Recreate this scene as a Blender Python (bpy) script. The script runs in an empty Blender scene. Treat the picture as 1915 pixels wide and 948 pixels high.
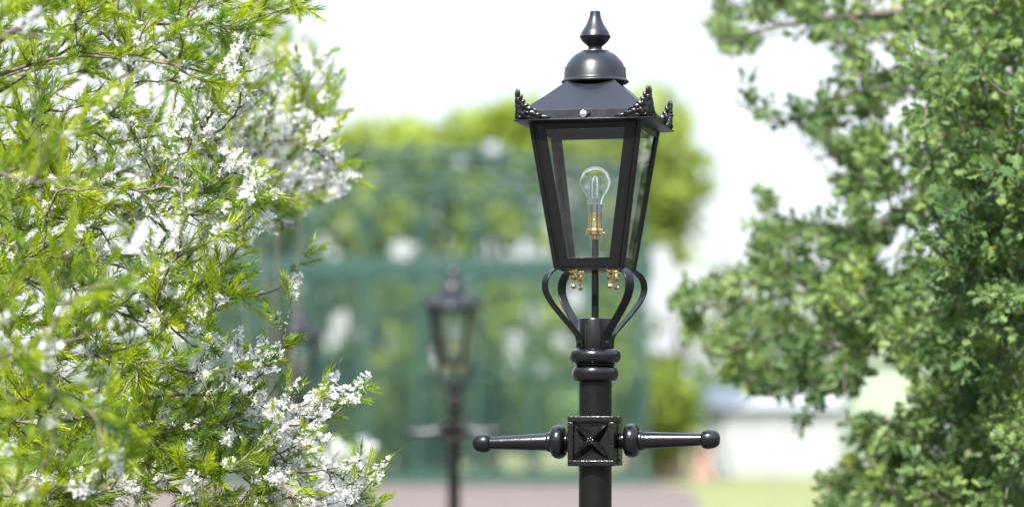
import bpy, math, random
import numpy as np
R = math.radians
PI = math.pi
SC = bpy.context.scene
COL = SC.collection
rng = np.random.default_rng(11)
random.seed(5)

# ------------------------------------------------------------------ frame of the place
F = 5319.4           # focal length in photo pixels
D0 = 6.4             # distance of the lamp
K = D0 / F           # metres per photo pixel at the lamp
CH = 1.10            # eye height
HY = 795.0           # horizon row
CX = 957.5
def P(px, py, D):
    return np.array([(px - CX) / F * D, D, CH + (HY - py) / F * D])
def proj(p):
    p = np.asarray(p)
    return CX + p[..., 0] / p[..., 1] * F, HY - (p[..., 2] - CH) / p[..., 1] * F

# ------------------------------------------------------------------ materials
def new_mat(name):
    m = bpy.data.materials.new(name); m.use_nodes = True
    nt = m.node_tree
    return m, nt, nt.nodes['Principled BSDF'], nt.nodes['Material Output']
def noise(nt, scale, detail=3.0, coord='Object', rough=0.5):
    tc = nt.nodes.new('ShaderNodeTexCoord'); n = nt.nodes.new('ShaderNodeTexNoise')
    n.inputs['Scale'].default_value = scale; n.inputs['Detail'].default_value = detail
    n.inputs['Roughness'].default_value = rough
    nt.links.new(tc.outputs[coord], n.inputs['Vector'])
    return n
def ramp(nt, src, stops):
    r = nt.nodes.new('ShaderNodeValToRGB')
    while len(r.color_ramp.elements) < len(stops): r.color_ramp.elements.new(0.5)
    for e, (p, c) in zip(r.color_ramp.elements, stops):
        e.position = p; e.color = (*c, 1)
    nt.links.new(src, r.inputs['Fac'])
    return r
def paint(name, col, rough, bump=0.0, bscale=300, spec=0.5, metallic=0.0, coat=0.0, var=0.12):
    m, nt, b, o = new_mat(name)
    b.inputs['Roughness'].default_value = rough
    b.inputs['Metallic'].default_value = metallic
    b.inputs['Specular IOR Level'].default_value = spec
    b.inputs['Coat Weight'].default_value = coat
    b.inputs['Coat Roughness'].default_value = 0.15
    n = noise(nt, 14, 4)
    c2 = tuple(min(1, c * (1 + var)) for c in col); c1 = tuple(c * (1 - var) for c in col)
    r = ramp(nt, n.outputs['Fac'], [(0.3, c1), (0.7, c2)])
    nt.links.new(r.outputs['Color'], b.inputs['Base Color'])
    n2 = noise(nt, 40, 3)
    mr = nt.nodes.new('ShaderNodeMapRange')
    mr.inputs['From Min'].default_value = 0.3; mr.inputs['From Max'].default_value = 0.7
    mr.inputs['To Min'].default_value = rough * 0.85; mr.inputs['To Max'].default_value = rough * 1.2
    nt.links.new(n2.outputs['Fac'], mr.inputs['Value']); nt.links.new(mr.outputs['Result'], b.inputs['Roughness'])
    if bump:
        n3 = noise(nt, bscale, 2)
        bp = nt.nodes.new('ShaderNodeBump'); bp.inputs['Strength'].default_value = bump
        bp.inputs['Distance'].default_value = 0.001
        nt.links.new(n3.outputs['Fac'], bp.inputs['Height']); nt.links.new(bp.outputs['Normal'], b.inputs['Normal'])
    return m
M = {}
M['satin'] = paint('satin_black_paint', (0.0045, 0.0045, 0.005), 0.30, 0.03, 500, spec=0.36)
M['sheet'] = paint('sheet_black_paint', (0.007, 0.008, 0.012), 0.36, 0.05, 700)
M['cast'] = paint('cast_black_paint', (0.0045, 0.0045, 0.005), 0.2, 0.35, 260, spec=0.5)
M['rough_cast'] = paint('rough_cast_black_paint', (0.0045, 0.0045, 0.005), 0.24, 1.0, 230, spec=0.5)
M['brass'] = paint('brass', (0.82, 0.62, 0.32), 0.22, metallic=1.0, var=0.06)
M['steel'] = paint('steel', (0.62, 0.62, 0.62), 0.28, metallic=1.0, var=0.06)
M['green_iron'] = paint('green_iron_paint', (0.018, 0.058, 0.048), 0.5, var=0.3)
M['white_paint'] = paint('white_paint', (0.33, 0.35, 0.35), 0.5, var=0.06)
M['weathered_white'] = paint('weathered_white_render', (0.22, 0.25, 0.25), 0.7, var=0.12)
M['pale_green'] = paint('pale_green_paint', (0.27, 0.33, 0.25), 0.6, var=0.05)
M['grey_roof'] = paint('grey_roof', (0.20, 0.21, 0.22), 0.7, var=0.2)

def bark(name, c1, c2, sc=60):
    m, nt, b, o = new_mat(name)
    n = noise(nt, sc, 5, rough=0.65)
    r = ramp(nt, n.outputs['Fac'], [(0.32, c1), (0.68, c2)])
    nt.links.new(r.outputs['Color'], b.inputs['Base Color'])
    b.inputs['Roughness'].default_value = 0.8
    bp = nt.nodes.new('ShaderNodeBump'); bp.inputs['Strength'].default_value = 0.6; bp.inputs['Distance'].default_value = 0.002
    nt.links.new(n.outputs['Fac'], bp.inputs['Height']); nt.links.new(bp.outputs['Normal'], b.inputs['Normal'])
    return m
M['bark'] = bark('shrub_bark', (0.05, 0.042, 0.032), (0.20, 0.17, 0.13), 120)
M['bark2'] = bark('tree_bark', (0.05, 0.045, 0.035), (0.16, 0.14, 0.11), 80)
M['bark3'] = bark('far_bark', (0.06, 0.05, 0.04), (0.15, 0.12, 0.09), 6)

def leaf(name, stops, rough=0.45, trans=0.4, tcol=(1.25, 1.15, 0.45), spec=0.4):
    m, nt, b, o = new_mat(name)
    at = nt.nodes.new('ShaderNodeAttribute'); at.attribute_name = 'tint'
    r = ramp(nt, at.outputs['Fac'], stops)
    nt.links.new(r.outputs['Color'], b.inputs['Base Color'])
    b.inputs['Roughness'].default_value = rough; b.inputs['Specular IOR Level'].default_value = spec
    tr = nt.nodes.new('ShaderNodeBsdfTranslucent')
    mul = nt.nodes.new('ShaderNodeVectorMath'); mul.operation = 'MULTIPLY'
    mul.inputs[1].default_value = tcol
    nt.links.new(r.outputs['Color'], mul.inputs[0]); nt.links.new(mul.outputs[0], tr.inputs['Color'])
    mx = nt.nodes.new('ShaderNodeMixShader'); mx.inputs[0].default_value = trans
    nt.links.new(b.outputs[0], mx.inputs[1]); nt.links.new(tr.outputs[0], mx.inputs[2])
    nt.links.new(mx.outputs[0], o.inputs['Surface'])
    return m
M['needle'] = leaf('needle_leaf', [(0.0, (0.04, 0.10, 0.018)), (0.3, (0.075, 0.16, 0.02)), (0.6, (0.20, 0.32, 0.012)), (1.0, (0.40, 0.47, 0.02))], 0.4, 0.5)
M['petal'] = leaf('white_petal', [(0.0, (0.80, 0.80, 0.76)), (1.0, (0.86, 0.86, 0.86))], 0.6, 0.55, (1.0, 1.0, 1.0), 0.2)
M['oak'] = leaf('lobed_leaf', [(0.0, (0.035, 0.085, 0.032)), (0.45, (0.105, 0.185, 0.065)), (0.82, (0.25, 0.34, 0.11)), (0.93, (0.22, 0.30, 0.03)), (0.975, (0.42, 0.38, 0.03)), (1.0, (0.42, 0.16, 0.04))], 0.48, 0.45, (1.25, 1.2, .7), 0.3)
M['far_leaf'] = leaf('far_leaf', [(0.0, (0.045, 0.095, 0.05)), (0.5, (0.115, 0.185, 0.055)), (1.0, (0.33, 0.42, 0.07))], 0.5, 0.4)

def glass_pane():
    m, nt, b, o = new_mat('window_glass')
    nt.nodes.remove(b)
    t = nt.nodes.new('ShaderNodeBsdfTransparent'); t.inputs[0].default_value = (0.94, 0.965, 0.96, 1)
    g = nt.nodes.new('ShaderNodeBsdfGlossy'); g.inputs['Roughness'].default_value = 0.015
    fr = nt.nodes.new('ShaderNodeLayerWeight'); fr.inputs['Blend'].default_value = .5
    pw = nt.nodes.new('ShaderNodeMath'); pw.operation = 'POWER'; pw.inputs[1].default_value = 4.5
    ml = nt.nodes.new('ShaderNodeMath'); ml.operation = 'MULTIPLY_ADD'; ml.inputs[1].default_value = .92; ml.inputs[2].default_value = .07; ml.use_clamp = True
    mx = nt.nodes.new('ShaderNodeMixShader')
    nt.links.new(fr.outputs['Facing'], pw.inputs[0]); nt.links.new(pw.outputs[0], ml.inputs[0]); nt.links.new(ml.outputs[0], mx.inputs[0])
    df = nt.nodes.new('ShaderNodeBsdfDiffuse'); df.inputs[0].default_value = (.5, .5, .48, 1)
    n = noise(nt, 22, 6, rough=.7); mr = nt.nodes.new('ShaderNodeMapRange'); mr.inputs['From Min'].default_value = .4; mr.inputs['From Max'].default_value = .8; mr.inputs['To Min'].default_value = .008; mr.inputs['To Max'].default_value = .04
    nt.links.new(n.outputs['Fac'], mr.inputs['Value']); m2 = nt.nodes.new('ShaderNodeMixShader'); nt.links.new(mr.outputs[0], m2.inputs[0])
    nt.links.new(t.outputs[0], m2.inputs[1]); nt.links.new(df.outputs[0], m2.inputs[2])
    nt.links.new(m2.outputs[0], mx.inputs[1]); nt.links.new(g.outputs[0], mx.inputs[2]); nt.links.new(mx.outputs[0], o.inputs['Surface'])
    return m
M['pane'] = glass_pane()
def bulb_glass():
    m, nt, b, o = new_mat('bulb_glass')
    b.inputs['Transmission Weight'].default_value = 1.0; b.inputs['Roughness'].default_value = 0.0
    b.inputs['IOR'].default_value = 1.5; b.inputs['Base Color'].default_value = (0.98, 1, 1, 1)
    return m
M['bulb'] = bulb_glass()

def ground_mat(name, stops, sc, b_=0.4):
    m, nt, b, o = new_mat(name)
    n = noise(nt, sc, 6, rough=0.7)
    r = ramp(nt, n.outputs['Fac'], stops)
    nt.links.new(r.outputs['Color'], b.inputs['Base Color']); b.inputs['Roughness'].default_value = 0.9
    bp = nt.nodes.new('ShaderNodeBump'); bp.inputs['Strength'].default_value = b_; bp.inputs['Distance'].default_value = 0.02
    nt.links.new(n.outputs['Fac'], bp.inputs['Height']); nt.links.new(bp.outputs['Normal'], b.inputs['Normal'])
    return m
M['lawn'] = ground_mat('lawn_grass', [(0.3, (0.08, 0.11, 0.03)), (0.5, (0.15, 0.165, 0.055)), (0.7, (0.23, 0.21, 0.10))], 1.5)
M['gravel'] = ground_mat('pink_gravel', [(0.3, (0.075, 0.058, 0.052)), (0.7, (0.15, 0.115, 0.10))], 3)
M['tarmac'] = ground_mat('grey_tarmac', [(0.3, (0.045, 0.046, 0.048)), (0.7, (0.085, 0.086, 0.088))], 20)
def brick_mat():
    m, nt, b, o = new_mat('pink_brick')
    tc = nt.nodes.new('ShaderNodeTexCoord'); mp = nt.nodes.new('ShaderNodeMapping')
    mp.inputs['Rotation'].default_value = (R(90), 0, 0)
    bt = nt.nodes.new('ShaderNodeTexBrick'); bt.inputs['Scale'].default_value = 4.4
    bt.inputs['Color1'].default_value = (0.42, 0.20, 0.15, 1); bt.inputs['Color2'].default_value = (0.52, 0.30, 0.24, 1)
    bt.inputs['Mortar'].default_value = (0.5, 0.46, 0.42, 1)
    nt.links.new(tc.outputs['Object'], mp.inputs[0]); nt.links.new(mp.outputs[0], bt.inputs[0])
    nt.links.new(bt.outputs[0], b.inputs['Base Color']); b.inputs['Roughness'].default_value = 0.85
    return m
M['brick'] = brick_mat()

# ------------------------------------------------------------------ object helpers
def tag(o, label=None, cat=None, group=None, kind=None):
    if label: o['label'] = label
    if cat: o['category'] = cat
    if group: o['group'] = group
    if kind: o['kind'] = kind
    return o
def empty(name, loc=(0, 0, 0), rz=0):
    o = bpy.data.objects.new(name, None); COL.objects.link(o)
    o.location = loc; o.rotation_euler = (0, 0, rz); o.empty_display_size = 0.1
    return o
class MB:
    def __init__(s): s.v = []; s.f = []
    def add(s, vs, fs):
        n = len(s.v); s.v += [tuple(map(float, p)) for p in vs]; s.f += [tuple(n + i for i in f) for f in fs]
    def box(s, x0, x1, y0, y1, z0, z1):
        s.add([(x0,y0,z0),(x1,y0,z0),(x1,y1,z0),(x0,y1,z0),(x0,y0,z1),(x1,y0,z1),(x1,y1,z1),(x0,y1,z1)],
              [(0,3,2,1),(4,5,6,7),(0,1,5,4),(1,2,6,5),(2,3,7,6),(3,0,4,7)])
    def lathe(s, prof, seg=40, axis='z', org=(0, 0, 0)):
        vs = []; fs = []
        for (t, r) in prof:
            for i in range(seg):
                a = 2 * PI * i / seg
                c, q = r * math.cos(a), r * math.sin(a)
                p = (c, q, t) if axis == 'z' else (t, c, q)
                vs.append((p[0] + org[0], p[1] + org[1], p[2] + org[2]))
        for j in range(len(prof) - 1):
            for i in range(seg):
                k = (i + 1) % seg
                f = (j*seg+i, j*seg+k, (j+1)*seg+k, (j+1)*seg+i)
                fs.append(f if axis == 'z' else f)
        fs.append(tuple(range(seg))[::-1]); fs.append(tuple((len(prof)-1)*seg + i for i in range(seg)))
        s.add(vs, fs)
    def tube(s, pts, rads, seg=8):
        pts = [np.array(p, float) for p in pts]
        n = len(pts)
        if not hasattr(rads, '__len__'): rads = [rads] * n
        vs = []; fs = []; up = np.array([0.13, 0.21, 0.97])
        for i in range(n):
            t = pts[min(i+1, n-1)] - pts[max(i-1, 0)]; t /= np.linalg.norm(t) + 1e-12
            a = np.cross(t, up)
            if np.linalg.norm(a) < 1e-3: a = np.cross(t, [1, 0, 0])
            a /= np.linalg.norm(a); b = np.cross(t, a)
            for k in range(seg):
                w = 2 * PI * k / seg
                vs.append(pts[i] + rads[i] * (math.cos(w) * a + math.sin(w) * b))
        for i in range(n - 1):
            for k in range(seg):
                k2 = (k + 1) % seg
                fs.append((i*seg+k, i*seg+k2, (i+1)*seg+k2, (i+1)*seg+k))
        fs.append(tuple(range(seg))[::-1]); fs.append(tuple((n-1)*seg + i for i in range(seg)))
        s.add(vs, fs)
    def blob(s, c, rx, ry, rz, rot=None, seg=12, rings=8):
        vs = []; fs = []
        for j in range(rings + 1):
            ph = PI * j / rings
            for i in range(seg):
                a = 2 * PI * i / seg
                p = np.array([rx * math.sin(ph) * math.cos(a), ry * math.sin(ph) * math.sin(a), rz * math.cos(ph)])
                if rot is not None: p = rot @ p
                vs.append(p + np.array(c))
        for j in range(rings):
            for i in range(seg):
                k = (i + 1) % seg
                fs.append((j*seg+i, (j+1)*seg+i, (j+1)*seg+k, j*seg+k))
        s.add(vs, fs)
    def build(s, name, mat, parent=None, smooth=True, ang=38, loc=None):
        me = bpy.data.meshes.new(name); me.from_pydata(s.v, [], s.f); me.validate(); me.update()
        import bmesh
        bm = bmesh.new(); bm.from_mesh(me); bmesh.ops.remove_doubles(bm, verts=bm.verts, dist=1e-6)
        bmesh.ops.recalc_face_normals(bm, faces=bm.faces); bm.to_mesh(me); bm.free()
        if smooth: me.shade_smooth(); me.set_sharp_from_angle(angle=R(ang))
        me.materials.append(mat)
        o = bpy.data.objects.new(name, me); COL.objects.link(o)
        if parent: o.parent = parent
        if loc is not None: o.location = loc
        return o
def bevel(o, w, seg=2):
    b = o.modifiers.new('bevel', 'BEVEL'); b.width = w; b.segments = seg; b.limit_method = 'ANGLE'; b.angle_limit = R(40)
    return o

def fast_mesh(name, V, FL, starts, mat, tint=None, parent=None, smooth=False):
    me = bpy.data.meshes.new(name)
    me.vertices.add(len(V)); me.vertices.foreach_set('co', np.ascontiguousarray(V, dtype=np.float32).ravel())
    me.loops.add(len(FL)); me.loops.foreach_set('vertex_index', FL.astype(np.int32))
    me.polygons.add(len(starts)); me.polygons.foreach_set('loop_start', starts.astype(np.int32))
    if tint is not None:
        a = me.attributes.new('tint', 'FLOAT', 'POINT'); a.data.foreach_set('value', tint.astype(np.float32))
    me.update(calc_edges=True)
    if smooth: me.shade_smooth()
    me.materials.append(mat)
    o = bpy.data.objects.new(name, me); COL.objects.link(o)
    if parent: o.parent = parent
    return o
class Tmpl:           # a small piece (leafy shoot, flower head) that is repeated inside ONE crown mesh
    def __init__(s): s.v = []; s.loops = []; s.sizes = []; s.t = []
    def face(s, pts, faces, tint):
        n = len(s.v); s.v += [tuple(p) for p in pts]; s.t += [tint] * len(pts)
        for f in faces: s.loops += [n + i for i in f]; s.sizes.append(len(f))
    def fin(s):
        s.V = np.array(s.v); s.L = np.array(s.loops); s.S = np.array(s.sizes); s.T = np.array(s.t); return s
def scatter(name, tmpls, which, pos, rot, scl, tints, mat, parent):
    Vs = []; Ls = []; Ss = []; Ts = []; off = 0
    for ti, t in enumerate(tmpls):
        idx = np.where(which == ti)[0]
        if len(idx) == 0: continue
        v = np.einsum('nij,vj->nvi', rot[idx], t.V) * scl[idx][:, None, None] + pos[idx][:, None, :]
        m, nv = len(idx), len(t.V)
        Vs.append(v.reshape(-1, 3))
        Ls.append((t.L[None, :] + (np.arange(m) * nv)[:, None]).ravel() + off)
        Ss.append(np.tile(t.S, m)); Ts.append(np.clip(t.T[None, :] + tints[idx][:, None], 0, 1).ravel())
        off += m * nv
    V = np.concatenate(Vs); L = np.concatenate(Ls); S = np.concatenate(Ss); T = np.concatenate(Ts)
    st = np.concatenate([[0], np.cumsum(S)[:-1]])
    return fast_mesh(name, V, L, st, mat, T, parent)
def frames(d, roll):
    d = d / np.linalg.norm(d, axis=1, keepdims=True)
    up = np.tile(np.array([0., 0., 1.]), (len(d), 1)); bad = np.abs(d[:, 2]) > 0.97; up[bad] = [1, 0, 0]
    a = np.cross(up, d); a /= np.linalg.norm(a, axis=1, keepdims=True); b = np.cross(d, a)
    c, s = np.cos(roll)[:, None], np.sin(roll)[:, None]
    return np.stack([a * c + b * s, -a * s + b * c, d], axis=2)

def tubes_mesh(name, branches, mat, parent, seg=5):
    Vs = []; Ls = []; off = 0; ang = np.arange(seg) * 2 * PI / seg
    for pts, r0, r1 in branches:
        pts = np.asarray(pts); n = len(pts)
        t = np.gradient(pts, axis=0); t /= np.linalg.norm(t, axis=1, keepdims=True) + 1e-9
        up = np.array([0.2, 0.35, 0.9]); a = np.cross(t, up); a /= np.linalg.norm(a, axis=1, keepdims=True) + 1e-9
        b = np.cross(t, a); rr = np.linspace(r0, r1, n)[:, None, None]
        v = pts[:, None, :] + rr * (np.cos(ang)[None, :, None] * a[:, None, :] + np.sin(ang)[None, :, None] * b[:, None, :])
        Vs.append(v.reshape(-1, 3))
        i = np.arange(n - 1)[:, None] * seg; k = np.arange(seg)[None, :]; k2 = (k + 1) % seg
        q = np.stack([i + k, i + k2, i + seg + k2, i + seg + k], axis=2).reshape(-1)
        Ls.append(q + off); off += n * seg
    V = np.concatenate(Vs); L = np.concatenate(Ls)
    return fast_mesh(name, V, L, np.arange(0, len(L), 4), mat, None, parent, True)

# ================================================================== THE STREET LAMP
def Zp(py): return CH + (HY - py) * K
def prof_z(lst): return [(Zp(py), r * K) for py, r in lst]
def rotz(a): c, s = math.cos(a), math.sin(a); return np.array([[c, -s, 0], [s, c, 0], [0, 0, 1]])

HT, HB, PT, PB = 103.5, 64.5, 238.0, 503.0
def hw(py): return HB + (HT - HB) * (PB - py) / (PB - PT)

def make_lamp():
    root = empty('street_lamp')
    # --- column
    b = MB(); b.lathe(prof_z([(1708, 31), (712, 31)]), 48); b.build('post', M['satin'], root)
    b = MB(); b.lathe([(0, .16), (.05, .16), (.06, .145), (.09, .145), (.12, .11), (.16, .085), (.42, .075), (.45, .085), (.48, .085), (.50, .06), (.52, .052), (.54, .0375)][:], 40)
    b.build('column_base', M['cast'], root)
    b = MB()
    pr = [(715, 31)]
    def ring(c, h, r0, r1, n=12):
        return [(c + h * math.cos(PI * i / n) , r0 + (r1 - r0) * math.sin(PI * i / n) ** 0.75) for i in range(n + 1)]
    pr = [(714, 30)] + ring(699, 14, 33, 43.5) + [(683, 37.5), (680.5, 37.5)] + ring(666, 13.5, 35, 48.5) + [(651, 30)]
    b.lathe(prof_z(pr), 56); b.build('collar', M['cast'], root)
    b = MB(); b.lathe(prof_z([(653, 31.5), (598, 31.5), (596, 30.5), (595, 28), (595.5, 12)]), 48); b.build('socket', M['satin'], root)
    # --- straps
    pr = [(46, 503), (66, 501.5), (80, 502), (94, 507), (105, 515), (111.5, 526), (113, 537), (110.5, 549), (103, 562), (90, 577), (73, 594), (57, 609), (44, 621), (38.5, 628), (36, 634), (35.3, 641), (35, 651)]
    # smooth curve
    pr = np.array(pr, float); t = np.arange(len(pr)); tt = np.linspace(0, len(pr) - 1, 49)
    pr = np.stack([np.interp(tt, t, pr[:, 0]), np.interp(tt, t, pr[:, 1])], 1)
    for _ in range(3): pr[1:-1] = (pr[:-2] + 2 * pr[1:-1] + pr[2:]) / 4
    tan = np.gradient(pr, axis=0); tan /= np.linalg.norm(tan, axis=1, keepdims=True)
    nor = np.stack([-tan[:, 1], tan[:, 0]], 1)
    for q in range(4):
        A = rotz(R(45 + 90 * q)); vs = []; fs = []
        w = 9.0; th = 1.7; n = len(pr)
        for i in range(n):
            for (sw, st) in ((-1, -1), (1, -1), (1, 1), (-1, 1)):
                rr, py = pr[i] + nor[i] * th * st
                vs.append(A @ np.array([rr * K, w * sw * K, Zp(py)]))
        for i in range(n - 1):
            for k in range(4):
                k2 = (k + 1) % 4; fs.append((i*4+k, i*4+k2, (i+1)*4+k2, (i+1)*4+k))
        fs.append((3, 2, 1, 0)); fs.append(tuple((n-1)*4 + k for k in range(4)))
        b = MB(); b.add(vs, fs); o = b.build('support_strap', M['satin'], root, ang=50); bevel(o, 0.0008)
        b = MB(); c = A @ np.array([37.2 * K, 0, Zp(642)])
        pts = [c, c + A @ np.array([2.2 * K, 0, 0]), c + A @ np.array([3.2 * K, 0, 0])]
        b.tube(pts, [4.6 * K, 4.6 * K, 3.0 * K], 12); b.build('bolt', M['cast'], o)
    for q in range(4):
        A = rotz(R(45 + 90 * q + 22)); b = MB()
        c = A @ np.array([31.5 * K, 0, 0])
        b.tube([c + np.array([0, 0, Zp(650)]), c + np.array([0, 0, Zp(611)]), c + np.array([0, 0, Zp(608)])], [1.6 * K, 1.6 * K, 0.4 * K], 8)
        b.build('weld_rib', M['cast'], root)
    # --- ladder block
    b = MB(); yc = 824.0; H = 46.5; W = 44.0
    b.box(-40*K, 40*K, -38*K, 38*K, Zp(yc+43), Zp(yc-43))
    o = b.build('ladder_block', M['rough_cast'], root); bevel(o, 0.001)
    for s in (-1, 1):
        A = rotz(0 if s < 0 else PI); b = MB()
        def bx(x0, x1, y0, y1, z0, z1):
            n0 = len(b.v); b.box(x0*K, x1*K, y0*K, y1*K, Zp(z0), Zp(z1))
            for i in range(n0, len(b.v)): b.v[i] = tuple(A @ np.array(b.v[i]))
        bx(-W, W, -46, -6, yc+H, yc+H-11); bx(-W, W, -46, -6, yc-H+11, yc-H)
        bx(-W, -W+11, -46, -6, yc+H-11.2, yc-H+11.2); bx(W-11, W, -46, -6, yc+H-11.2, yc-H+11.2)
        bx(W-3, W+1.5, -9, 4, yc+H-2, yc-H+2)
        fr = b.build('block_frame', M['rough_cast'], root); bevel(fr, 0.0022, 3)
        b = MB()
        for q in range(4):
            a = R(45 + 90 * q); dx, dz = math.cos(a), math.sin(a); nx, nz = -dz, dx
            L = 43.0; wd = 12
            def p(l, w, h): return A @ np.array([(dx*l + nx*w)*K, -(38 + h)*K, Zp(yc) + (dz*l + nz*w)*K])
            vs = [p(0,0,17), p(8,wd,-1), p(8,-wd,-1), p(26,wd*.75,-1), p(26,-wd*.75,-1), p(L,2.5,-1), p(L,-2.5,-1), p(26,0,12), p(L-2,0,8), p(8,0,17), p(L+1,0,-1)]
            fs = [(0,9,1),(0,2,9),(1,9,7,3),(9,2,4,7),(3,7,8,5),(7,4,6,8),(5,8,10),(8,6,10)]
            b.add(vs, fs)
        for i in range(6):
            a = R(60 * i + 15); c = A @ np.array([5*math.cos(a)*K, -51.5*K, Zp(yc)+5*math.sin(a)*K])
            b.blob(c, 3.4*K, 3*K, 3.4*K, None, 8, 6)
        c = A @ np.array([0, -54*K, Zp(yc)]); b.blob(c, 3.4*K, 3*K, 3.4*K, None, 10, 6)
        b.build('star_boss', M['rough_cast'], root, ang=60)
    # --- ladder arms (lathe along x)
    for s in (-1, 1):
        pr = [(40, 12), (46, 14), (47.5, 15.5), (50, 15.5), (51.5, 13), (53, 17), (56, 17), (57, 14.5)]
        pr += [(69.5 - 14.5*math.cos(PI*i/12), 17 + 15*math.sin(PI*i/12)**0.8) for i in range(1, 12)]
        pr += [(84.5, 19), (87, 19.5), (90, 18.5), (91, 17), (93, 17), (94, 16)]
        pr += [(94 + 106*t, 16.2 - 4.9*t) for t in (.02, .25, .5, .75, 1)]
        pr += [(201, 13.5), (203.5, 16), (206, 17.2)] + [(208 + 27*math.sin(t), 18.2*math.cos(t)**0.55) for t in np.linspace(.15, 1.45, 9)] + [(235.2, 2)]
        b = MB(); b.lathe([(t*K, r*K) for t, r in pr], 32, 'x')
        o = b.build('ladder_arm', M['cast'], root)
        o.location = (0, 0, Zp(824.5)); o.rotation_euler = (0, -R(1.0) if s > 0 else PI - R(1.0), 0)
    for s in (-1, 1):
        for dz in (-36, 36):
            b = MB(); b.tube([(s*44*K, 0, Zp(yc+dz)), (s*47*K, -1*K, Zp(yc+dz))], 2.2*K, 10); b.build('block_screw', M['cast'], root)
    # --- lantern
    A12 = [rotz(q * PI / 2) for q in range(4)]
    def fp(q, u, py, inset): return A12[q] @ np.array([u*K, -(hw(py) - inset)*K, Zp(py)])
    for q in range(4):
        # corner bars : moulded angle
        b = MB(); A = A12[q]
        top, bot = PT - 2, PB
        def cp(py, a, c): return A @ np.array([-(hw(py) + a)*K, -(hw(py) + c)*K, Zp(py)])
        for (a, c, r) in ((-2.5, -2.5, 5.2), (-9, -0.5, 2.6), (-0.5, -9, 2.6)):
            b.tube([cp(bot, a, c), cp(top, a, c)], [r*K*.92, r*K], 14)
        b.build('corner_bar', M['satin'], root)
        b = MB(); oT, oB, iT, iB = PT, PB - 1, 251.0, 485.0
        u = lambda py, d: hw(py) - d
        O = [(-u(oT, 9), oT), (u(oT, 9), oT), (u(oB, 9), oB), (-u(oB, 9), oB)]
        a0, a1 = (74, 39) if q == 0 else (83, 49)
        I = [(-a0, iT), (a0, iT), (a1, iB), (-a1, iB)]
        vs = []
        for ins in (0.0, 5.0):
            vs += [fp(q, x, y, ins) for x, y in O] + [fp(q, x, y, ins) for x, y in I]
        fs = []
        for i in range(4):
            j = (i + 1) % 4
            fs += [(i, j, 4+j, 4+i), (8+j, 8+i, 12+i, 12+j), (j, i, 8+i, 8+j), (4+i, 4+j, 12+j, 12+i)]
        b.add(vs, fs); fo = b.build('window_frame', M['satin'], root, ang=20); bevel(fo, 0.0007)
        b = MB()
        Q = [(-a0-2.5, iT - 3), (a0+2.5, iT - 3), (a1+2, iB + 3), (-a1-2, iB + 3)]
        vs = [fp(q, x, y, 2.4) for x, y in Q]
        b.add(vs, [(0, 1, 2, 3)]); b.build('pane', M['pane'], fo, smooth=False)
        if q == 1:
            for py in (330, 360):
                pass
        # brass drops
        d = A @ np.array([-34.6*K, -34.6*K, 0]); b = MB()
        b.lathe([(z, r) for z, r in prof_z([(541.5, 1), (540.5, 3.5), (537, 5.6), (533, 5.0), (530.5, 2.8), (526, 2.6), (523, 5.5), (520.5, 8.2), (517.5, 8.4), (515.5, 5), (513, 4.2), (511, 7), (507, 8), (504, 6)])], 20, 'z', (d[0], d[1], 0))
        b.build('brass_drop', M['brass'], root)
        # crest: leafy casting wrapped round the eave corner
        b = MB(); e = 122.0
        def wp(side, along, up, out=0):     # point on one of the two wings
            if side == 0: return A @ np.array([(-e + along)*K, -(e + out)*K, Zp(234 - up)])
            return A @ np.array([-(e + out)*K, (-e + along)*K, Zp(234 - up)])
        for side in (0, 1):
            bi = np.array([1, 0, 0]) if side == 0 else np.array([0, 1, 0]); bi = A @ bi
            oi = A @ (np.array([0, -1, 0]) if side == 0 else np.array([-1, 0, 0]))
            def lf(al, up, ang, ln, wd, out=2.5):
                d1 = math.cos(R(ang)) * bi + math.sin(R(ang)) * np.array([0, 0, 1]); d2 = -math.sin(R(ang)) * bi + math.cos(R(ang)) * np.array([0, 0, 1])
                rot = np.stack([d1, d2, oi], 1)
                b.blob(wp(side, al, up, out), ln*1.12*K, wd*1.15*K, 3.2*K, rot, 12, 8)
            def scroll(al, up, r, ang, dirn, tw=1.9):
                pts = []; rd = []
                for i in range(17):
                    t = i / 16; a = R(ang) + dirn * t * tw * PI; rr = r * (1 - .72 * t)
                    pts.append(wp(side, al + rr*math.cos(a), up + rr*math.sin(a), 3 + 2*t)); rd.append(K*(1.5 + 1.6*t))
                b.tube(pts, rd, 8)
            lf(2, 46, 88, 9, 3.2); lf(5, 38, 60, 8, 4); lf(2, 33, 95, 9, 4); lf(9, 31, 35, 7, 4, 3.5)
            lf(6, 23, 70, 10, 5); lf(14, 24, 20, 8, 4, 4); lf(4, 12, 80, 12, 5); lf(22, 19, -10, 8, 4.5, 3.5)
            lf(14, 11, 40, 11, 6, 1.5); lf(28, 10, -20, 10, 6); lf(38, 7, -12, 10, 4.5); lf(50, 4, -6, 12, 3.2); lf(30, 4, 0, 16, 4, 1)
            scroll(17, 15, 8, 200, -1); scroll(31, 12, 7, 170, -1); scroll(8, 28, 6, 230, -1); scroll(42, 7, 4.5, 170, 1); scroll(7, 7, 6, 30, 1)
        b.blob(A @ np.array([-e*K, -e*K, Zp(234-50)]), 2.6*K, 2.6*K, 7*K); b.blob(A @ np.array([-e*K, -e*K, Zp(234-38)]), 4*K, 4*K, 9*K)
        b.blob(A @ np.array([-e*K, -e*K, Zp(234-20)]), 4.6*K, 4.6*K, 17*K)
        b.build('corner_crest', M['cast'], root, ang=80)
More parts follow.
